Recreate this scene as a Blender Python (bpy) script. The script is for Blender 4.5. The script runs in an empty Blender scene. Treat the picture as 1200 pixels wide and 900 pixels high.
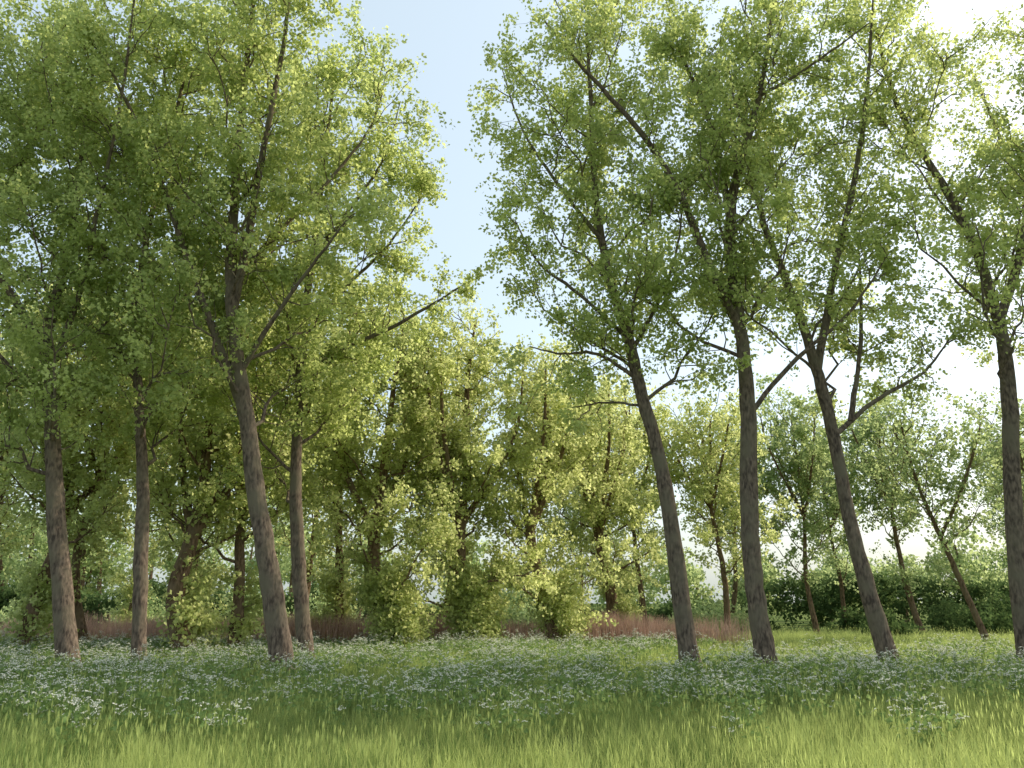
import bpy, math, time, numpy as np
from mathutils import Vector
rng = np.random.default_rng(11)
scene = bpy.context.scene
scene.view_settings.view_transform = 'Standard'
scene.view_settings.look = 'None'
scene.view_settings.exposure = 0

# ------------------------------------------------------------------ helpers
def ground_h(x, y):
    return 0.06*np.sin(x*0.23+1.3)*np.cos(y*0.19) + 0.04*np.sin(x*0.61+y*0.43)

def link(o, parent=None):
    scene.collection.objects.link(o)
    if parent is not None: o.parent = parent
    return o

def mesh_np(name, verts, faces, mat, attr=None, smooth=False):
    me = bpy.data.meshes.new(name)
    verts = np.asarray(verts, dtype=np.float32); faces = np.asarray(faces, dtype=np.int32)
    M, k = faces.shape
    me.vertices.add(len(verts)); me.vertices.foreach_set('co', verts.ravel())
    me.loops.add(M*k); me.loops.foreach_set('vertex_index', faces.ravel())
    me.polygons.add(M)
    me.polygons.foreach_set('loop_start', np.arange(0, M*k, k, dtype=np.int32))
    if smooth: me.polygons.foreach_set('use_smooth', np.ones(M, dtype=bool))
    me.update(calc_edges=True)
    if attr is not None:
        a = me.attributes.new('var', 'FLOAT', 'POINT')
        a.data.foreach_set('value', np.asarray(attr, dtype=np.float32))
    me.materials.append(mat)
    return me

def norm(v):
    return v/np.maximum(np.linalg.norm(v, axis=-1, keepdims=True), 1e-9)

def tubes(P, R, S):
    N, K, _ = P.shape
    T = norm(np.gradient(P, axis=1))
    ref = np.zeros((N, 1, 3)); ref[..., 1] = 1
    D = norm(P[:, -1]-P[:, 0])
    ref[np.abs(D[:, 1]) > 0.8] = (1, 0, 0)
    U = norm(np.cross(T, np.broadcast_to(ref, T.shape))); V = np.cross(T, U)
    a = np.linspace(0, 2*np.pi, S, endpoint=False)
    ring = U[:, :, None, :]*np.cos(a)[None, None, :, None] + V[:, :, None, :]*np.sin(a)[None, None, :, None]
    Rr = R[:, :, None, None] if R.ndim == 2 else R[..., None]
    vs = (P[:, :, None, :] + ring*Rr).reshape(-1, 3)
    n, k, s = np.meshgrid(np.arange(N), np.arange(K-1), np.arange(S), indexing='ij')
    i0 = (n*K+k)*S+s; i1 = (n*K+k)*S+(s+1) % S
    f = np.stack([i0, i1, i1+S, i0+S], -1).reshape(-1, 4)
    return vs, f

def smooth_line(pts, per=6):
    p = np.array(pts, float)
    p = np.vstack([2*p[0]-p[1], p, 2*p[-1]-p[-2]])
    out = []
    for i in range(1, len(p)-2):
        for t in np.linspace(0, 1, per, endpoint=False):
            out.append(0.5*((2*p[i])+(-p[i-1]+p[i+1])*t+(2*p[i-1]-5*p[i]+4*p[i+1]-p[i+2])*t*t+(-p[i-1]+3*p[i]-3*p[i+1]+p[i+2])*t**3))
    out.append(p[-2])
    out = np.array(out)
    for _ in range(4): out[1:-1] = .25*out[:-2]+.5*out[1:-1]+.25*out[2:]
    return out

def leaves(pos, size, var):
    N = len(pos)
    nrm = norm(rng.normal(size=(N, 3))+np.array([0, 0, 0.35]))
    d = norm(np.cross(nrm, rng.normal(size=(N, 3)))+np.array([0, 0, -0.25]))
    w = norm(np.cross(nrm, d))
    s = (size*rng.uniform(0.65, 1.25, N))[:, None]
    fold = nrm*s*0.12
    v = np.stack([pos-d*s*0.5, pos-w*s*0.45+fold-d*s*0.08, pos+d*s*0.55, pos+w*s*0.45+fold-d*s*0.08], 1).reshape(-1, 3)
    f = np.arange(N*4).reshape(N, 4)
    return v, f, np.repeat(var, 4)

# ------------------------------------------------------------------ materials
def new_mat(name):
    m = bpy.data.materials.new(name); m.use_nodes = True
    nt = m.node_tree; nt.nodes.clear()
    out = nt.nodes.new('ShaderNodeOutputMaterial')
    return m, nt, out

def leaf_mat(name, dark, light, trans, mix=0.45, patch=None):
    m, nt, out = new_mat(name)
    at = nt.nodes.new('ShaderNodeAttribute'); at.attribute_name = 'var'
    fac = at.outputs['Fac']
    if patch:
        ge = nt.nodes.new('ShaderNodeNewGeometry')
        no = nt.nodes.new('ShaderNodeTexNoise'); no.inputs['Scale'].default_value = patch; no.inputs['Detail'].default_value = 2
        nt.links.new(ge.outputs['Position'], no.inputs['Vector'])
        ma = nt.nodes.new('ShaderNodeMath'); ma.operation = 'MULTIPLY_ADD'; ma.inputs[1].default_value = 4.2; ma.inputs[2].default_value = -2.1
        nt.links.new(no.outputs['Fac'], ma.inputs[0])
        ad = nt.nodes.new('ShaderNodeMath'); ad.operation = 'ADD'; ad.use_clamp = True
        nt.links.new(ma.outputs[0], ad.inputs[0]); nt.links.new(fac, ad.inputs[1]); fac = ad.outputs[0]
    r1 = nt.nodes.new('ShaderNodeMix'); r1.data_type = 'RGBA'
    r1.inputs[6].default_value = (*dark, 1); r1.inputs[7].default_value = (*light, 1)
    nt.links.new(fac, r1.inputs[0])
    r2 = nt.nodes.new('ShaderNodeMix'); r2.data_type = 'RGBA'
    r2.inputs[6].default_value = (*[c*0.65 for c in trans], 1); r2.inputs[7].default_value = (*trans, 1)
    nt.links.new(fac, r2.inputs[0])
    p = nt.nodes.new('ShaderNodeBsdfDiffuse'); nt.links.new(r1.outputs[2], p.inputs['Color'])
    t = nt.nodes.new('ShaderNodeBsdfTranslucent')
    nt.links.new(r2.outputs[2], t.inputs['Color'])
    ms = nt.nodes.new('ShaderNodeMixShader'); ms.inputs[0].default_value = mix
    nt.links.new(p.outputs[0], ms.inputs[1]); nt.links.new(t.outputs[0], ms.inputs[2])
    nt.links.new(ms.outputs[0], out.inputs[0])
    return m

def bark_mat(name, c1, c2, c3):
    m, nt, out = new_mat(name)
    tc = nt.nodes.new('ShaderNodeTexCoord')
    mp = nt.nodes.new('ShaderNodeMapping'); mp.inputs['Scale'].default_value = (1, 1, 0.35)
    nt.links.new(tc.outputs['Object'], mp.inputs[0])
    n1 = nt.nodes.new('ShaderNodeTexNoise'); n1.inputs['Scale'].default_value = 13; n1.inputs['Detail'].default_value = 6
    nt.links.new(mp.outputs[0], n1.inputs['Vector'])
    n2 = nt.nodes.new('ShaderNodeTexNoise'); n2.inputs['Scale'].default_value = 1.1; n2.inputs['Detail'].default_value = 4
    nt.links.new(tc.outputs['Object'], n2.inputs['Vector'])
    r = nt.nodes.new('ShaderNodeValToRGB'); r.color_ramp.elements[0].position = .36; r.color_ramp.elements[1].position = .66
    r.color_ramp.elements[0].color = (*c1, 1); r.color_ramp.elements[1].color = (*c2, 1)
    nt.links.new(n1.outputs['Fac'], r.inputs[0])
    r2 = nt.nodes.new('ShaderNodeValToRGB'); r2.color_ramp.elements[0].position = .45; r2.color_ramp.elements[1].position = .65
    nt.links.new(n2.outputs['Fac'], r2.inputs[0])
    mx = nt.nodes.new('ShaderNodeMix'); mx.data_type = 'RGBA'; mx.inputs[7].default_value = (*c3, 1)
    nt.links.new(r2.outputs[0], mx.inputs[0]); nt.links.new(r.outputs[0], mx.inputs[6])
    p = nt.nodes.new('ShaderNodeBsdfDiffuse'); p.inputs['Roughness'].default_value = 0.9
    nt.links.new(mx.outputs[2], p.inputs['Color'])
    b = nt.nodes.new('ShaderNodeBump'); b.inputs['Strength'].default_value = 0.7; b.inputs['Distance'].default_value = 0.05
    nt.links.new(n1.outputs['Fac'], b.inputs['Height']); nt.links.new(b.outputs[0], p.inputs['Normal'])
    nt.links.new(p.outputs[0], out.inputs[0])
    return m

M_leaf = leaf_mat('poplar_leaf', (0.17, 0.235, 0.075), (0.44, 0.50, 0.20), (0.80, 0.89, 0.32), 0.54)
M_leaf_b = leaf_mat('grove_leaf', (0.28, 0.35, 0.11), (0.60, 0.64, 0.28), (0.90, 0.95, 0.42), 0.5)
M_leaf_far = leaf_mat('far_leaf', (0.17, 0.24, 0.095), (0.34, 0.43, 0.20), (0.64, 0.75, 0.33), 0.5)
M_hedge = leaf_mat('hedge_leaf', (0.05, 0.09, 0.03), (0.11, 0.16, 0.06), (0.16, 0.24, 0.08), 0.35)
M_bark = bark_mat('poplar_bark', (0.085, 0.066, 0.053), (0.26, 0.20, 0.15), (0.20, 0.17, 0.12))
M_bark_b = bark_mat('grove_bark', (0.10, 0.068, 0.046), (0.30, 0.205, 0.14), (0.22, 0.165, 0.105))
M_grass = leaf_mat('grass_blade', (0.085, 0.16, 0.045), (0.37, 0.42, 0.15), (0.58, 0.68, 0.23), 0.5, patch=.6)
M_dry = leaf_mat('dry_reed', (0.36, 0.22, 0.17), (0.62, 0.44, 0.36), (0.6, 0.42, 0.33), 0.35)
M_white = leaf_mat('parsley_floret', (0.72, 0.74, 0.65), (0.84, 0.84, 0.77), (0.80, 0.80, 0.68), 0.42)
M_stem = leaf_mat('parsley_leaf', (0.10, 0.18, 0.06), (0.24, 0.33, 0.12), (0.38, 0.52, 0.17), 0.42)

def ground_material():
    m, nt, out = new_mat('meadow_soil')
    tc = nt.nodes.new('ShaderNodeTexCoord')
    n1 = nt.nodes.new('ShaderNodeTexNoise'); n1.inputs['Scale'].default_value = 0.15; n1.inputs['Detail'].default_value = 8
    n2 = nt.nodes.new('ShaderNodeTexNoise'); n2.inputs['Scale'].default_value = 9; n2.inputs['Detail'].default_value = 8
    nt.links.new(tc.outputs['Object'], n1.inputs[0]); nt.links.new(tc.outputs['Object'], n2.inputs[0])
    r = nt.nodes.new('ShaderNodeValToRGB'); r.color_ramp.elements[0].position = .35; r.color_ramp.elements[1].position = .65
    r.color_ramp.elements[0].color = (0.08, 0.12, 0.04, 1); r.color_ramp.elements[1].color = (0.17, 0.20, 0.075, 1)
    nt.links.new(n1.outputs['Fac'], r.inputs[0])
    mx = nt.nodes.new('ShaderNodeMix'); mx.data_type = 'RGBA'; mx.blend_type = 'MULTIPLY'; mx.inputs[0].default_value = 0.7
    nt.links.new(r.outputs[0], mx.inputs[6])
    r2 = nt.nodes.new('ShaderNodeValToRGB'); r2.color_ramp.elements[0].color = (.4, .4, .35, 1); r2.color_ramp.elements[0].position = .35
    r2.color_ramp.elements[1].position = .6
    nt.links.new(n2.outputs['Fac'], r2.inputs[0]); nt.links.new(r2.outputs[0], mx.inputs[7])
    p = nt.nodes.new('ShaderNodeBsdfDiffuse')
    nt.links.new(mx.outputs[2], p.inputs['Color'])
    nt.links.new(p.outputs[0], out.inputs[0])
    return m

t = np.linspace(-1, 1, 181)
gx = np.sign(t)*(np.abs(t)*60 + np.abs(t)**5*1200)
X, Y = np.meshgrid(gx, gx+25)
Z = ground_h(X, Y)
n = len(gx)
ii, jj = np.meshgrid(np.arange(n-1), np.arange(n-1), indexing='ij')
i0 = ii*n+jj
me = mesh_np('ground', np.stack([X, Y, Z], -1).reshape(-1, 3), np.stack([i0, i0+1, i0+n+1, i0+n], -1).reshape(-1, 4), ground_material(), smooth=True)
link(bpy.data.objects.new('ground', me))

# ------------------------------------------------------------------ trees
def limb_children(P, n, lmin, lmax, t0=0.12, up=0.25):
    seg = np.linalg.norm(np.diff(P, axis=0), axis=1); L = np.concatenate([[0], np.cumsum(seg)])
    s = rng.uniform(t0, 1.0, n)*L[-1]
    o = np.stack([np.interp(s, L, P[:, k]) for k in range(3)], 1)
    T = norm(np.gradient(P, axis=0)); tt = np.stack([np.interp(s, L, T[:, k]) for k in range(3)], 1)
    rad = rng.normal(size=(n, 3)); rad -= (rad*tt).sum(1, keepdims=True)*tt; rad = norm(rad)
    d = norm(tt*rng.uniform(0.2, 0.9, (n, 1)) + rad + np.array([0, 0, up]))
    ln = rng.uniform(lmin, lmax, n)*(1.15-0.5*s/L[-1])
    k = np.linspace(0, 1, 6)[None, :, None]
    bend = norm(rng.normal(size=(n, 1, 3)))*0.18 + np.array([0, 0, 0.05])
    Q = o[:, None, :] + (d[:, None, :]*k + bend*k*k)*ln[:, None, None]
    Q[:, 1:-1] += rng.normal(size=(n, 4, 3))*0.035*ln[:, None, None]
    return Q

def sub_twigs(Q, per, lmin, lmax):
    N = len(Q); idx = np.repeat(np.arange(N), per); n = len(idx)
    u = rng.uniform(0.2, 1.0, n)*(Q.shape[1]-1)
    a = np.minimum(u.astype(int), Q.shape[1]-2); f = (u-a)[:, None]
    o = Q[idx, a]*(1-f)+Q[idx, a+1]*f
    tt = norm(Q[idx, a+1]-Q[idx, a])
    d = norm(tt*0.7+norm(rng.normal(size=(n, 3)))*0.95+np.array([0, 0, 0.05]))
    ln = rng.uniform(lmin, lmax, n)
    k = np.linspace(0, 1, 4)[None, :, None]
    W = o[:, None]+(d[:, None]*k+np.array([0, 0, -0.12])*k*k)*ln[:, None, None]
    return W, idx

def build_tree(name, base, limbs, auto=10, crown0=8.0, crown1=22.0, autolen=(3.5, 6.0), sec_per_m=2.2, sec=(1.2, 3.0),
               twigs=7, lpt=16, leaf=0.12, mat_leaf=M_leaf, mat_bark=M_bark, clip=None, suckers=0, sides=12, girth=0.8, elev=(22, 50), secsides=4):
    emp = bpy.data.objects.new(name, None); emp.empty_display_size = 1
    bx, by = base; bz = float(ground_h(bx, by))-0.05
    emp.location = (bx, by, bz); link(emp)
    V = []; F = []; off = 0
    def addm(v, f):
        nonlocal off
        V.append(v); F.append(f+off); off += len(v)
    lines = []
    for li, (pts, r0, r1, bare) in enumerate(limbs):
        r0 = r0*girth
        p = smooth_line(pts, 6)
        L = np.linspace(0, 1, len(p))
        p[1:-1] += rng.normal(size=(len(p)-2, 3))*0.012
        r = r0*(1-L)**0.85 + r1*(1-(1-L)**0.85)
        R = np.repeat(r[:, None], sides, 1)
        a = np.linspace(0, 2*np.pi, sides, endpoint=False)
        if li == 0:
            hz = p[:, 2]
            R = R*(1+0.5*np.exp(-hz/0.4)[:, None]*(1+0.35*np.cos(a*3+bx)[None]))
        R = R*(1+0.06*np.sin(a*2+bx)[None]*np.cos(L*17+by)[:, None]+rng.normal(size=R.shape)*0.03)
        v, f = tubes(p[None], R[None], sides); addm(v, f)
        lines.append((p, r0, r1, bare))
    tp = lines[0][0]
    if auto:
        zs = np.linspace(crown0, min(crown1, tp[-1, 2]-0.8), auto)
        az0 = rng.uniform(0, 6.28)
        for i, z in enumerate(zs):
            o = np.array([np.interp(z, tp[:, 2], tp[:, 0]), np.interp(z, tp[:, 2], tp[:, 1]), z])
            az = az0+i*2.4+rng.normal()*0.3
            fr = (z-crown0)/max(crown1-crown0, 1)
            ln = rng.uniform(*autolen)*(1-0.4*fr)
            el = math.radians(rng.uniform(*elev)+12*fr)
            d = np.array([math.cos(az)*math.cos(el), math.sin(az)*math.cos(el), math.sin(el)])
            k = np.linspace(0, 1, 8)[:, None]
            p = o+(d*k+np.array([0, 0, 0.22])*k*k)*ln
            p[1:] += rng.normal(size=(7, 3))*0.05*ln*0.5
            rt = np.interp(z, tp[:, 2], np.linspace(limbs[0][1], limbs[0][2], len(tp)))*girth
            r0 = min(max(0.035, rt*0.36), .075)
            v, f = tubes(p[None], np.linspace(r0, 0.015, 8)[None], 7); addm(v, f)
            lines.append((p, r0, 0.018, 0.12))
    Qs = []
    for p, r0, r1, bare in lines:
        Ltot = np.linalg.norm(np.diff(p, axis=0), axis=1).sum()*(1-bare)
        nsec = max(3, int(Ltot*sec_per_m))
        Qs.append(limb_children(p, nsec, sec[0], sec[1], t0=bare))
    if suckers:
        m = suckers
        z = rng.uniform(0.2, 3.2, m)
        o = np.stack([np.interp(z, tp[:, 2], tp[:, 0]), np.interp(z, tp[:, 2], tp[:, 1]), z], 1)
        az = rng.uniform(0, 6.28, m)
        d = np.stack([np.cos(az)*0.8+0.6, np.sin(az)*0.8+.1, rng.uniform(0.1, 0.9, m)], 1)
        k = np.linspace(0, 1, 6)[None, :, None]
        Qs.append(o[:, None]+d[:, None]*k*rng.uniform(0.4, 1.35, (m, 1, 1)))
    Q = np.concatenate(Qs)
    W, idx = sub_twigs(Q, twigs, 0.45, 1.2)
    wp = W.mean(1)+np.array([bx, by, 0])
    if clip is not None:
        keep = clip(wp+rng.normal(size=wp.shape)*0.4); W = W[keep]; idx = idx[keep]
        qk = clip(Q[:, -1]+np.array([bx, by, 0])); Qd = Q[qk]
    else: Qd = Q
    rr = np.linspace(0.024, 0.007, 6)[None]*rng.uniform(0.5, 1.3, (len(Qd), 1))
    v, f = tubes(Qd, rr, secsides); addm(v, f)
    me = mesh_np('trunk_and_branches', np.vstack(V), np.vstack(F), mat_bark, smooth=True)
    link(bpy.data.objects.new('trunk_and_branches', me), emp)
    n = len(W)
    dens = rng.uniform(0.2, 1.0, len(Q))
    cnt = rng.poisson(lpt*dens[idx]*1.6)
    wi = np.repeat(np.arange(n), cnt); m = len(wi)
    u = rng.uniform(0.15, 1.05, m)[:, None]
    pos = W[wi, 0]*(1-u)+W[wi, -1]*u + rng.normal(size=(m, 3))*0.12
    qv = rng.normal(size=len(Q))*0.2+0.45
    var = np.clip(qv[idx][wi]+rng.normal(size=m)*0.22, 0, 1)
    v, f, a = leaves(pos, leaf, var)
    me = mesh_np('crown_leaves', v, f, mat_leaf, attr=a)
    link(bpy.data.objects.new('crown_leaves', me), emp)
    return emp

def twin(src, name, loc, rz, sc=1.0):
    e = bpy.data.objects.new(name, None); e.location = (*loc, -.05); e.rotation_euler = (0, 0, rz); e.scale = (sc,)*3; link(e)
    for c in list(src.children):
        o = bpy.data.objects.new(c.name.split('.')[0], c.data); link(o, e)
    return e

def L(base_x, pts, dy=0.0):
    n = len(pts)
    return [(x-base_x, dy*(i/(n-1))**1.3, z) for i, (x, z) in enumerate(pts)]
def L2(base_x, pts, y0, y1):
    n = len(pts)
    return [(x-base_x, y0+(y1-y0)*i/(n-1), z) for i, (x, z) in enumerate(pts)]

# open ride between the two groups of trees
def clip_left(p):
    z = p[:, 2]
    lim = np.interp(z, [0, 9, 13, 16, 19, 22, 26], [5, 1.0, -.9, -1.5, -2.0, -2.8, -4.8])
    return p[:, 0] < lim+.5*np.sin(z*1.7)
def clip_right(p):
    z = p[:, 2]
    lim = np.interp(z, [0, 9, 13, 17, 20, 23, 26], [-3, -0.9, -0.4, -1.1, -2.0, -1.4, -0.4])
    return p[:, 0] > lim+.4*np.sin(z*1.9+1)

DL = dict(lpt=27, leaf=.14, sec_per_m=2.4, twigs=8, sec=(1.4, 3.4))
bx = -14.0
build_tree('poplar_tree', (bx, 27), [
    (L(bx, [(-14, 0), (-14.7, 2.97), (-15.5, 6.33), (-16, 8.7), (-16.7, 11.2), (-16.6, 13.4), (-16.5, 16.1), (-16.7, 19.7), (-16.9, 24)], 1.0), .42, .05, .3),
    (L2(bx, [(-16.6, 10.9), (-17.7, 12.8), (-18.5, 13.9), (-21, 17.2), (-22, 21)], .3, -1.5), .2, .03, .25),
    (L2(bx, [(-16.3, 10.2), (-15.3, 13.1), (-14.8, 16.1), (-14.2, 20), (-14, 25.5)], .3, -2), .13, .03, .25)],
    auto=18, crown0=6.5, crown1=24, clip=clip_left, **DL)
bx = -12.25
build_tree('poplar_tree', (bx, 28), [
    (L(bx, [(-12.25, 0), (-12.6, 3), (-13, 6.5), (-13.7, 9.9), (-14.2, 13.2), (-14.3, 16.7), (-14.1, 20.4), (-13.6, 26)], 1.5), .32, .04, .3)],
    auto=18, crown0=7, crown1=25, clip=clip_left, **DL)
bx = -7.2
build_tree('poplar_tree', (bx, 27), [
    (L(bx, [(-7.2, 0), (-7.85, 2.97), (-8.55, 5.75), (-9.0, 8.1), (-9.55, 10.5), (-10.0, 13.1), (-10.15, 16.1), (-10.2, 19.7), (-10.1, 26)], -.5), .46, .08, .42),
    (L2(bx, [(-9.1, 8.4), (-10.15, 10.85), (-11.15, 13.1), (-12.5, 16.5), (-14, 19.7), (-16, 23.1)], -.1, -1.0), .22, .03, .3),
    (L2(bx, [(-9.9, 12), (-9.4, 15.5), (-9.0, 19), (-8.5, 23.1), (-8.4, 26)], -.2, -1.6), .2, .04, .25),
    (L2(bx, [(-10.1, 13.3), (-8.6, 15.6), (-7, 18), (-5.6, 20.6), (-5.2, 23.5)], -.2, 1.8), .12, .02, .15),
    (L2(bx, [(-9.4, 10), (-8, 12), (-6.6, 13.6), (-4.9, 15.6)], -.2, -2.5), .12, .02, .25)],
    auto=15, crown0=8, crown1=24, clip=clip_left, **{**DL, 'lpt': 24})
bx = -7.45
build_tree('poplar_tree', (bx, 31), [
    (L(bx, [(-7.45, 0), (-7.95, 3.07), (-8.4, 6.9), (-8.5, 10.7), (-8.5, 14.7), (-8.3, 18.6), (-8.0, 26)], .5), .38, .05, .3),
    (L2(bx, [(-8.5, 10.5), (-6.9, 12.1), (-4.85, 13), (-2.8, 14.2), (-1.6, 14.9)], .2, -.8), .15, .02, .1),
    (L2(bx, [(-8.4, 16), (-7, 18.5), (-5.6, 21), (-5, 24)], .2, .5), .13, .02, .15),
    (L2(bx, [(-8.5, 12.8), (-7.0, 15), (-5.3, 17), (-3.6, 20)], .2, .8), .13, .02, .15)],
    auto=17, crown0=6, crown1=24, clip=clip_left, **DL)
DR = dict(lpt=24, leaf=.135, sec_per_m=2.4, twigs=8, sec=(1.3, 3.2))
bx = 5.7
build_tree('poplar_tree', (bx, 27), [
    (L(bx, [(5.7, 0), (5.35, 4.08), (5.05, 6.9), (4.45, 9.6), (4.15, 11.4), (3.55, 13.75), (3.15, 16.9), (3.1, 20.4), (3.0, 25)], .6), .37, .05, .4),
    (L2(bx, [(4.2, 11.2), (2.45, 12.9), (.95, 13.9), (.1, 15.5)], .2, -.8), .1, .02, .2),
    (L2(bx, [(4.4, 9.8), (3, 10.7), (1.8, 10.6), (.6, 10.8)], .1, -.6), .09, .02, .1),
    (L2(bx, [(4.7, 8.8), (3.55, 9.1), (2.1, 9.0)], .1, .9), .07, .02, .1),
    (L2(bx, [(3.4, 15), (1.8, 17.5), (.4, 20), (-.4, 23)], .2, .9), .1, .02, .2),
    (L2(bx, [(4.3, 11), (5.3, 12.8), (5.9, 14.5), (6.2, 17)], .2, -1), .1, .02, .2)],
    auto=14, crown0=9, crown1=24, clip=clip_right, **DR)
bx = 8.0
E = build_tree('poplar_tree', (bx, 26.5), [
    (L(bx, [(8, 0), (7.75, 2.43), (7.75, 4.9), (8.0, 8.4), (8.0, 11.2), (7.85, 13.75), (8.0, 16.5), (8.8, 19), (9.6, 21.6), (10.4, 25.5)], .3), .43, .06, .48),
    (L2(bx, [(8.03, 11.4), (7.05, 13.4), (6, 16.5), (4.5, 19), (2.6, 21.2), (1.2, 23)], .1, -1.4), .22, .03, .35),
    (L2(bx, [(7.9, 16), (7.7, 19.7), (6.85, 23.1), (6.5, 25.5)], .2, 1.5), .16, .03, .2),
    (L2(bx, [(8.02, 8.5), (9.7, 10.4), (11.65, 12), (13, 14)], .1, -.8), .12, .02, .3),
    (L2(bx, [(9.5, 21), (11.2, 21.8), (13.4, 23.3)], .2, -1), .09, .02, .2)],
    auto=13, crown0=10.5, crown1=24, clip=clip_right, **DR)
bx = 12.1
build_tree('poplar_tree', (bx, 27), [
    (L(bx, [(12.1, 0), (11.6, 2.7), (11.25, 5.2), (11.1, 7.8), (10.75, 10.5), (10.15, 13.4), (9.45, 16.1), (9.2, 18.6), (9, 22)], .9), .36, .04, .5),
    (L2(bx, [(10.8, 10.3), (11.8, 14.4), (12.8, 17.9), (13.6, 22), (14, 25)], .3, -.8), .18, .03, .25),
    (L2(bx, [(11.1, 7.9), (12.9, 9.3), (14.6, 10.2), (16, 11.8)], .2, .6), .12, .02, .3),
    (L2(bx, [(11.7, 8.4), (12.5, 11.2), (12.9, 13.4), (13.2, 16)], .2, 1.2), .12, .02, .25)],
    auto=12, crown0=9, crown1=24, **{**DR, 'lpt': 20})
bx = 16.4
G = build_tree('poplar_tree', (bx, 27), [
    (L(bx, [(16.4, 0), (16.55, 3.8), (17.2, 8.7), (17.4, 11.2), (17.35, 12.4), (16.95, 15.5), (15.8, 18.6), (14.85, 21.6), (14.6, 25)], .5), .38, .05, .48),
    (L2(bx, [(17.4, 12), (18.6, 15.1), (19.5, 19.7), (20.6, 25.5)], .2, -1), .22, .03, .2)],
    auto=13, crown0=9.5, crown1=24, **{**DR, 'lpt': 19})
# the row carries on beyond both edges of the view
twin(G, 'poplar_tree', (22.5, 27.5), 2.2)
twin(E, 'poplar_tree', (28.0, 27), 4.0)
twin(G, 'poplar_tree', (36.0, 26.5), .9)
twin(E, 'poplar_tree', (-19.8, 28), 1.3)

# second rank, 34-60 m
def grove(bx, by, pts, r0, forks=3, top=17, name='willow_tree', **kw):
    t = [(x-bx, 0.25*i, z) for i, (x, z) in enumerate(pts)]
    limbs = [(t, r0, .05, .2)]
    for i in range(forks):
        az = rng.uniform(0, 6.28); r = rng.uniform(2, 3.5)
        o = t[min(len(t)-2, 2)]
        limbs.append(([o, (o[0]+math.cos(az)*r*.45, o[1]+math.sin(az)*r*.45, o[2]+2.2), (o[0]+math.cos(az)*r*.9, o[1]+math.sin(az)*r*.9, o[2]+5), (o[0]+math.cos(az)*r, o[1]+math.sin(az)*r, min(top, o[2]+8.5))], r0*.5, .03, .05))
    args = dict(auto=14, crown0=4, crown1=top, autolen=(3, 5.2), sec_per_m=2.2, sec=(1.2, 2.6), twigs=7, lpt=13, leaf=0.18,
                mat_leaf=M_leaf_b, mat_bark=M_bark_b, sides=9, girth=.95, secsides=3)
    args.update(kw)
    return build_tree(name, (bx, by), limbs, **args)
BU = dict(crown0=2.2, auto=19, autolen=(3.0, 4.4), elev=(-5, 40), lpt=19, leaf=.165)   # bushy crowns reaching low
grove(-13.0, 34, [(-13, 0), (-13.9, 2.6), (-13.5, 5), (-13.3, 8), (-13.6, 12), (-13.2, 17)], .46, suckers=25, crown0=4.0)
grove(-11.8, 36, [(-11.8, 0), (-11.9, 3), (-12.2, 6), (-12, 10), (-11.6, 16)], .32, suckers=15, crown0=4.0)
grove(-5.2, 38, [(-5.2, 0), (-6.3, 2.9), (-6.5, 5.5), (-6.2, 8.5), (-6.0, 12), (-5.6, 16)], .4, suckers=110, top=15.5, **BU)
grove(-2.0, 40, [(-2, 0), (-2.4, 3), (-2.6, 6), (-2.2, 9), (-2.4, 13), (-2, 17)], .4, suckers=120, top=16.5, forks=5, **BU)
grove(2.3, 42, [(2.3, 0), (1.6, 3.1), (.9, 5.8), (1.7, 8), (2.1, 11), (1.6, 15)], .4, suckers=60, top=15, forks=4, **BU)
grove(5.65, 46, [(5.65, 0), (5.5, 3), (4.9, 6), (4.6, 9), (4.8, 14)], .42, suckers=20, top=14.5, **BU)
W1 = grove(8.4, 52, [(8.4, 0), (8.0, 4), (7.8, 8), (7.9, 15)], .22, forks=3, top=15)
W2 = grove(12.8, 50, [(12.8, 0), (12.9, 4), (12.4, 8), (12.2, 13)], .22, forks=3, top=13)
grove(-21.0, 36, [(-21, 0), (-20.6, 3), (-20, 6), (-20.3, 10), (-20, 16)], .34, suckers=40)
W3 = grove(-18.6, 37, [(-18.6, 0), (-19.8, 4), (-19.3, 8), (-19, 12), (-18.8, 17)], .25)
W4 = grove(-16, 42, [(-16, 0), (-16.3, 4), (-16.2, 9), (-16, 17)], .28, suckers=40)
twin(W4, 'willow_tree', (-9.2, 45), 1.9, 1.05)
twin(W3, 'willow_tree', (-4.5, 50), 2.7, .95)
twin(W4, 'willow_tree', (-22, 48), 4.0, 1.0)
twin(W3, 'willow_tree', (-13, 52), 5.0, 1.0)
twin(W1, 'willow_tree', (-28, 44), 3.0, 1.1)
M2 = dict(mat_leaf=M_leaf_far, leaf=0.20, lpt=11, name='alder_tree')
A1 = grove(20, 55, [(20, 0), (19.6, 4), (20, 8), (19.8, 15)], .2, forks=3, top=15, **M2)
A2 = grove(28.3, 58, [(28.3, 0), (27.6, 4), (27.4, 9), (27.2, 15)], .25, forks=2, top=15, **{**M2, 'crown0': 6})
A3 = grove(26, 46, [(26, 0), (25.2, 3), (24.4, 6), (23.6, 9), (23.2, 13)], .2, forks=2, top=12, **{**M2, 'lpt': 6, 'crown0': 5.5})
twin(A3, 'alder_tree', (33, 50), 1.0, 1.0)
twin(A1, 'alder_tree', (24.5, 62), 2.0, .95)
twin(A2, 'alder_tree', (15.5, 60), 3.0, .9)
twin(A1, 'alder_tree', (5, 64), 4.0, .9)
twin(A2, 'alder_tree', (38, 62), 4.0, .95)

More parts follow.
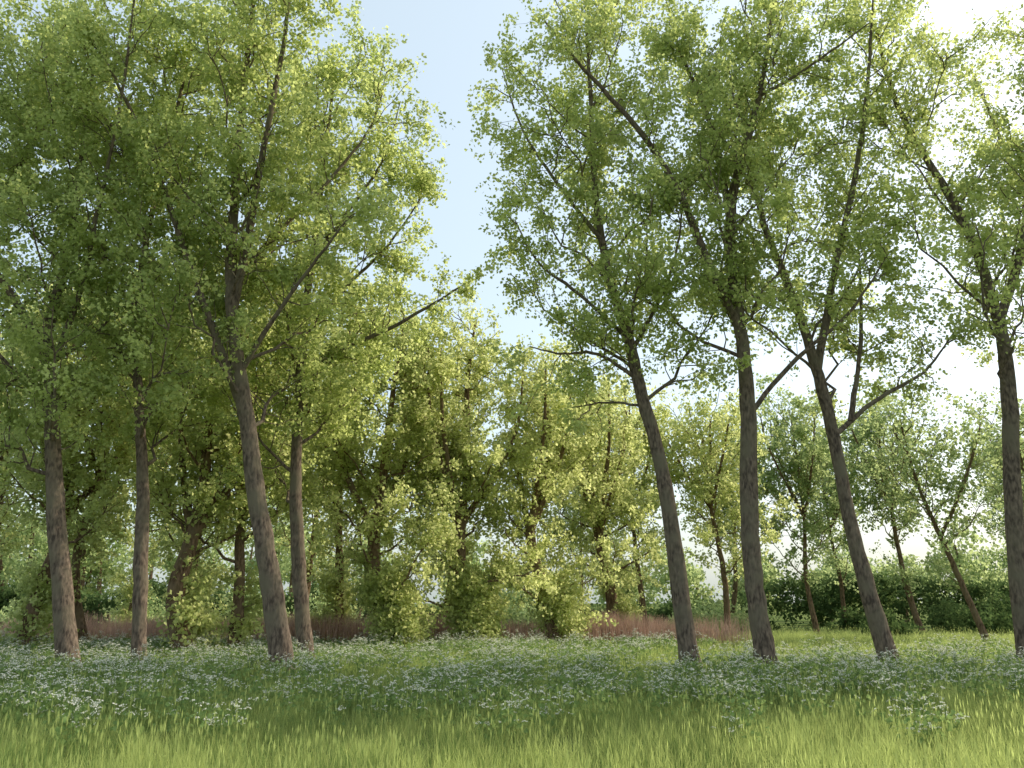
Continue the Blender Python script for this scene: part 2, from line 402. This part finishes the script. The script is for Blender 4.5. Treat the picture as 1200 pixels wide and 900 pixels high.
# ------------------------------------------------------------------ scatter by instances
def scatter(name, pts, idx, scale, rotz, objs):
    col = bpy.data.collections.new(name+'_parts')
    for o in objs: col.objects.link(o)
    me = bpy.data.meshes.new(name); me.vertices.add(len(pts)); me.vertices.foreach_set('co', np.asarray(pts, np.float32).ravel())
    a = me.attributes.new('idx', 'INT', 'POINT'); a.data.foreach_set('value', np.asarray(idx, np.int32))
    a = me.attributes.new('scl', 'FLOAT', 'POINT'); a.data.foreach_set('value', np.asarray(scale, np.float32))
    rv = np.zeros((len(pts), 3), np.float32); rv[:, 2] = rotz
    a = me.attributes.new('rot', 'FLOAT_VECTOR', 'POINT'); a.data.foreach_set('vector', rv.ravel())
    me.update()
    ob = link(bpy.data.objects.new(name, me))
    ng = bpy.data.node_groups.new(name+'_nodes', 'GeometryNodeTree')
    ng.interface.new_socket('Geometry', in_out='INPUT', socket_type='NodeSocketGeometry')
    ng.interface.new_socket('Geometry', in_out='OUTPUT', socket_type='NodeSocketGeometry')
    N = ng.nodes; gi = N.new('NodeGroupInput'); go = N.new('NodeGroupOutput')
    ci = N.new('GeometryNodeCollectionInfo'); ci.inputs['Collection'].default_value = col
    ci.inputs['Separate Children'].default_value = True; ci.inputs['Reset Children'].default_value = True
    ip = N.new('GeometryNodeInstanceOnPoints'); ip.inputs['Pick Instance'].default_value = True
    def na(nm, ty):
        q = N.new('GeometryNodeInputNamedAttribute'); q.data_type = ty; q.inputs['Name'].default_value = nm
        return [s for s in q.outputs if s.enabled and s.name == 'Attribute'][0]
    lk = ng.links.new
    lk(gi.outputs[0], ip.inputs['Points']); lk(ci.outputs[0], ip.inputs['Instance'])
    lk(na('idx', 'INT'), ip.inputs['Instance Index']); lk(na('rot', 'FLOAT_VECTOR'), ip.inputs['Rotation'])
    lk(na('scl', 'FLOAT'), ip.inputs['Scale']); lk(ip.outputs[0], go.inputs[0])
    md = ob.modifiers.new('instances', 'NODES'); md.node_group = ng
    return ob

def vnoise(x, y, s, seed):
    r = np.random.default_rng(seed); out = 0
    for i in range(6):
        a = r.uniform(0, 6.28); k = s*r.uniform(.5, 1.8)
        out = out+np.sin((x*np.cos(a)+y*np.sin(a))*k+r.uniform(0, 6.28))
    return out/6

def blades(o, h, w, lean):
    n = len(o)
    b = rng.uniform(0, 6.28, n); ln = rng.uniform(.05, lean, n)*h
    d = np.stack([np.cos(b), np.sin(b), np.zeros(n)], 1)
    c = rng.uniform(0, 6.28, n); s = np.stack([np.cos(c), np.sin(c), np.zeros(n)], 1)*(w*rng.uniform(.6, 1.3, n))[:, None]
    up = np.zeros((n, 3)); up[:, 2] = h
    m = o+up*.55+d*(ln*.3)[:, None]; tp = o+up+d*ln[:, None]
    v = np.stack([o-s, o+s, m+s*.8, m-s*.8, tp+s*.12, tp-s*.12], 1).reshape(-1, 3)
    k = np.arange(n)[:, None]*6
    f = np.concatenate([k+np.array([[0, 1, 2, 3]]), k+np.array([[3, 2, 4, 5]])])
    return v, f

TS = 2.5   # tile edge (m)
def grass_tile(name, n, hh, w, mat, lean=.6, clumpy=.65):
    c = rng.uniform(-TS/2, TS/2, (int(n/34), 2)); ci = rng.integers(0, len(c), n)
    p = c[ci]+rng.normal(size=(n, 2))*.11
    q = rng.uniform(-TS/2, TS/2, (n, 2)); m = rng.uniform(size=n) > clumpy; p[m] = q[m]
    p = (p+TS/2) % TS-TS/2
    ch = rng.uniform(.3, 1.5, len(c)); cv = rng.normal(size=len(c))*.3
    h = hh*ch[ci]*rng.uniform(.6, 1.1, n)
    o = np.column_stack([p, np.full(n, -.06)])
    v, f = blades(o, h, w, lean)
    tall = int(n*.022)
    k = rng.integers(0, n, tall)
    ht = hh*rng.uniform(1.3, 2.2, tall)
    v2, f2 = blades(o[k], ht, w*.6, .3)
    tip = v2.reshape(-1, 6, 3)[:, 4]
    hd = np.stack([tip+np.array([0, 0, -.14]), tip+np.array([.013, 0, -.07]), tip, tip+np.array([-.013, 0, -.07])], 1).reshape(-1, 3)
    f3 = np.arange(len(hd)).reshape(-1, 4)+len(v)+len(v2)
    var = np.concatenate([np.repeat(np.clip(rng.normal(size=n)*.2+.38+cv[ci], 0, 1), 6), np.full(len(v2), 1.2), np.full(len(hd), 2.0)])
    return bpy.data.objects.new(name, mesh_np(name, np.vstack([v, v2, hd]), np.vstack([f, f2+len(v), f3]), mat, attr=var))

def tile_grid(y0, y1, hw0, hw1):
    out = []
    for j in range(int((y1-y0)/TS)):
        y = y0+(j+.5)*TS; hw = hw0+(hw1-hw0)*(y-y0)/(y1-y0)
        k = int(hw/TS)+1
        for i in range(-k, k+1): out.append((i*TS, y))
    return np.array(out)

near = [grass_tile('grass_sward', 3200, .40, .0055, M_grass) for _ in range(6)]
far = [grass_tile('meadow_sward', 1200, .42, .010, M_grass) for _ in range(4)]
g1 = tile_grid(5, 20, 12, 20); g2 = tile_grid(20, 60, 24, 50)
g = np.vstack([g1, g2]); idx = np.concatenate([rng.integers(0, 6, len(g1)), 6+rng.integers(0, 4, len(g2))])
scatter('meadow_grass', np.column_stack([g, ground_h(g[:, 0], g[:, 1])]), idx, np.ones(len(g)), rng.integers(0, 4, len(g))*math.pi/2, near+far)

# cow parsley
def parsley_geo(base, VS, VW):
    tips = []; TP = []
    tall = rng.uniform(.7, 1.1)
    for s in range(rng.integers(2, 5)):
        a = rng.uniform(0, 6.28); r = rng.uniform(0, .15)
        o = np.array([base[0]+r*math.cos(a), base[1]+r*math.sin(a), 0]); h = rng.uniform(.5, 1.05)*tall
        top = o+np.array([math.cos(a)*.12, math.sin(a)*.12, h*.62]); TP.append(np.linspace(o, top, 3))
        for b in range(rng.integers(2, 7)):
            e = top+np.array([*rng.normal(size=2)*.13, h*.38*rng.uniform(.4, 1)])
            TP.append(np.linspace(top, e, 3)); tips.append(e)
    VS.append(tubes(np.array(TP), np.full((len(TP), 3), .004), 3))
    m = 45; a = rng.uniform(0, 6.28, m); r = rng.uniform(.05, .38, m)
    v, f, _ = leaves(np.stack([base[0]+r*np.cos(a), base[1]+r*np.sin(a), rng.uniform(.1, .65, m)], 1), .09, np.zeros(m)); VS.append((v, f))
    for e in tips:
        k = rng.integers(6, 14); rr = rng.uniform(.03, .058)*np.sqrt(rng.uniform(0, 1, k)); aa = rng.uniform(0, 6.28, k); tl = rng.normal(size=2)*.35
        q = np.stack([rr*np.cos(aa), rr*np.sin(aa), np.zeros(k)], 1); q[:, 2] = .012-rr*.3+q[:, 0]*tl[0]+q[:, 1]*tl[1]
        VW.append(e+q)
def parsley_tile(name, nplants, size=TS):
    VS = []; VW = []
    c = rng.uniform(-size/2, size/2, (max(2, nplants//4), 2))
    for i in range(nplants):
        b = rng.uniform(-size/2, size/2, 2) if rng.uniform() < .4 else c[rng.integers(0, len(c))]+rng.normal(size=2)*.3
        parsley_geo(np.clip(b, -size/2-.2, size/2+.2), VS, VW)
    P = np.vstack(VW); N = len(P)
    nr = norm(rng.normal(size=(N, 3))*.8+np.array([0, 0, 1])); u = norm(np.cross(nr, rng.normal(size=(N, 3)))); w = np.cross(nr, u)
    s = rng.uniform(.009, .016, N)[:, None]
    v3 = np.stack([P-u*s, P-w*s, P+u*s, P+w*s], 1).reshape(-1, 3)
    V = []; F = []; off = 0
    for v, f in VS: V.append(v); F.append(f+off); off += len(v)
    n1 = sum(len(f) for f in F)
    V.append(v3); F.append(np.arange(N*4).reshape(N, 4)+off)
    V = np.vstack(V); F = np.vstack(F)
    me = mesh_np(name, V, F, M_stem, attr=rng.uniform(0, 1, len(V)))
    me.materials.append(M_white)
    mi = np.zeros(len(F), np.int32); mi[n1:] = 1; me.polygons.foreach_set('material_index', mi)
    return bpy.data.objects.new(name, me)
pt = [parsley_tile('parsley_patch_a', k) for k in (3, 4, 3)] + [parsley_tile('parsley_patch_b', k) for k in (9, 10, 9)] + \
     [parsley_tile('parsley_patch_c', k) for k in (18, 20, 18)]
g = tile_grid(13.5, 41, 20, 40)
g[:, 0] += 1.1
x, y = g[:, 0], g[:, 1]
dn = .72+1.5*vnoise(x, y, .5, 5)-.9*((y > 31) & (x > 8))-.9*np.clip((19.5-y)/5, 0, 2)+.35*(x < -5)
lv = np.where(dn < -.6, -1, np.where(dn < .15, 0, np.where(dn < .75, 1, 2)))
kp = lv >= 0; g = g[kp]; lv = lv[kp]
scatter('cow_parsley', np.column_stack([g, ground_h(g[:, 0], g[:, 1])]), lv*3+rng.integers(0, 3, len(g)), np.ones(len(g)), rng.integers(0, 4, len(g))*math.pi/2, pt)

# dry reed strip, one soft-edged irregular bed
n = 44000
x = rng.uniform(-30, 15, n); y = 44.6+rng.normal(size=n)*1.3+.02*x
edge = np.clip((x+30)/6, 0, 1)*np.clip((13-x)/9, 0, 1)
kp = rng.uniform(size=n) < edge*np.clip(.8+1.0*vnoise(x, y*.5, .9, 21), .15, 1); x = x[kp]; y = y[kp]
h = rng.uniform(1.0, 1.7, len(x))*(1+.3*vnoise(x, y, .7, 22))
v, f = blades(np.column_stack([x, y, ground_h(x, y)]), h, .013, .3)
link(bpy.data.objects.new('dry_reed_bed', mesh_np('dry_reed_bed', v, f, M_dry, attr=np.repeat(rng.uniform(0, 1, len(x)), 6))))

# shrubs, hedge & distant woodland: leaf masses as single meshes
def mass(name, centres, radii, per, leaf, mat, zs=.8, parent=None):
    n = len(centres); idx = np.repeat(np.arange(n), per); m = len(idx)
    d = norm(rng.normal(size=(m, 3))); r = (radii[idx]*rng.uniform(0, 1, m)**.4)[:, None]
    pos = centres[idx]+d*r*np.array([1, 1, zs])
    pos[:, 2] = np.abs(pos[:, 2])
    qv = rng.normal(size=n)*.22+.45
    v, f, a = leaves(pos, leaf, np.clip(qv[idx]+rng.normal(size=m)*.15, 0, 1))
    return link(bpy.data.objects.new(name, mesh_np(name, v, f, mat, attr=a)), parent)
x = rng.uniform(-75, 85, 1700); d0 = rng.uniform(0, 3, 1700)
y = 70+d0+2.5*np.sin(x*.09)-.06*x
H = 1.9+1.0*vnoise(x, y*0, .5, 8)+2.2*np.clip((x-18)/6, 0, 1)+np.where(x < -12, 1.2, 0)
H = np.maximum(H, .7)
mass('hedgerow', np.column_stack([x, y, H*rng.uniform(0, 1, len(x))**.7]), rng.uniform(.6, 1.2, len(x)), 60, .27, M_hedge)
for i in range(32):
    sx = rng.uniform(-50, 48); sy = rng.uniform(52, 68)
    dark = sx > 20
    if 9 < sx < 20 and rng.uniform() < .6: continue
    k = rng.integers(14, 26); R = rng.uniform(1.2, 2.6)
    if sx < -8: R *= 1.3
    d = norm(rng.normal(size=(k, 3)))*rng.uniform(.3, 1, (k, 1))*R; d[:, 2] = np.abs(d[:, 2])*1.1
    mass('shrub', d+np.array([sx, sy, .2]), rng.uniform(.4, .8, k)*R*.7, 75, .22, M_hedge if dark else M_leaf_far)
cs = []; rs = []; stems = []
for i in range(75):
    tx = rng.uniform(-90, 95); ty = rng.uniform(78, 115)
    hgt = rng.uniform(10, 15) if tx < -10 else rng.uniform(5.5, 10)
    if -4 < tx < 6 and hgt > 7: hgt = 6
    m = 22; dd = norm(rng.normal(size=(m, 3))); q = dd*(rng.uniform(0, 1, (m, 1))**.4)*np.array([hgt*.3, hgt*.3, hgt*.42])
    cs.append(q+np.array([tx, ty, hgt*.55])); rs.append(rng.uniform(.9, 1.7, m))
    stems.append(np.linspace((tx, ty, 0), (tx+rng.normal()*.5, ty, hgt*.8), 4))
wd = mass('distant_woodland', np.vstack(cs), np.concatenate(rs), 75, .36, M_leaf_far)
v, f = tubes(np.array(stems), np.broadcast_to(np.array([.3, .25, .2, .08])[None], (len(stems), 4)), 7)
link(bpy.data.objects.new('stems', mesh_np('stems', v, f, M_bark_b, smooth=True)), wd)

# ------------------------------------------------------------------ light
AZ = math.radians(74); EL = math.radians(36)
s = Vector((math.sin(AZ)*math.cos(EL), math.cos(AZ)*math.cos(EL), math.sin(EL)))
sun = bpy.data.lights.new('sun', 'SUN'); sun.energy = 5; sun.angle = math.radians(.5); sun.color = (1, .90, .74)
so = link(bpy.data.objects.new('sun', sun)); so.rotation_euler = (-s).to_track_quat('-Z', 'Y').to_euler(); so.location = (60, 20, 40)
w = bpy.data.worlds.new('World'); scene.world = w; w.use_nodes = True
nt = w.node_tree; nt.nodes.clear()
sky = nt.nodes.new('ShaderNodeTexSky'); sky.sky_type = 'NISHITA'; sky.sun_disc = False
sky.sun_elevation = EL; sky.sun_rotation = AZ; sky.dust_density = 4; sky.air_density = 1.0; sky.ozone_density = 1.2
hz = nt.nodes.new('ShaderNodeMix'); hz.data_type = 'RGBA'; hz.blend_type = 'ADD'; hz.inputs[0].default_value = 1
hz.inputs[7].default_value = (3.2, 3.7, 3.6, 1)
nt.links.new(sky.outputs[0], hz.inputs[6])
bg = nt.nodes.new('ShaderNodeBackground'); bg.inputs[1].default_value = .15
wo = nt.nodes.new('ShaderNodeOutputWorld')
nt.links.new(hz.outputs[2], bg.inputs[0]); nt.links.new(bg.outputs[0], wo.inputs[0])

# ------------------------------------------------------------------ camera
cam = bpy.data.cameras.new('camera'); cam.sensor_width = 36; cam.lens = 28.3; cam.clip_end = 3000; cam.clip_start = .1
co = link(bpy.data.objects.new('camera', cam)); co.location = (0, 0, 2.3); co.rotation_euler = (math.radians(90+15.15), 0, 0)
scene.camera = co
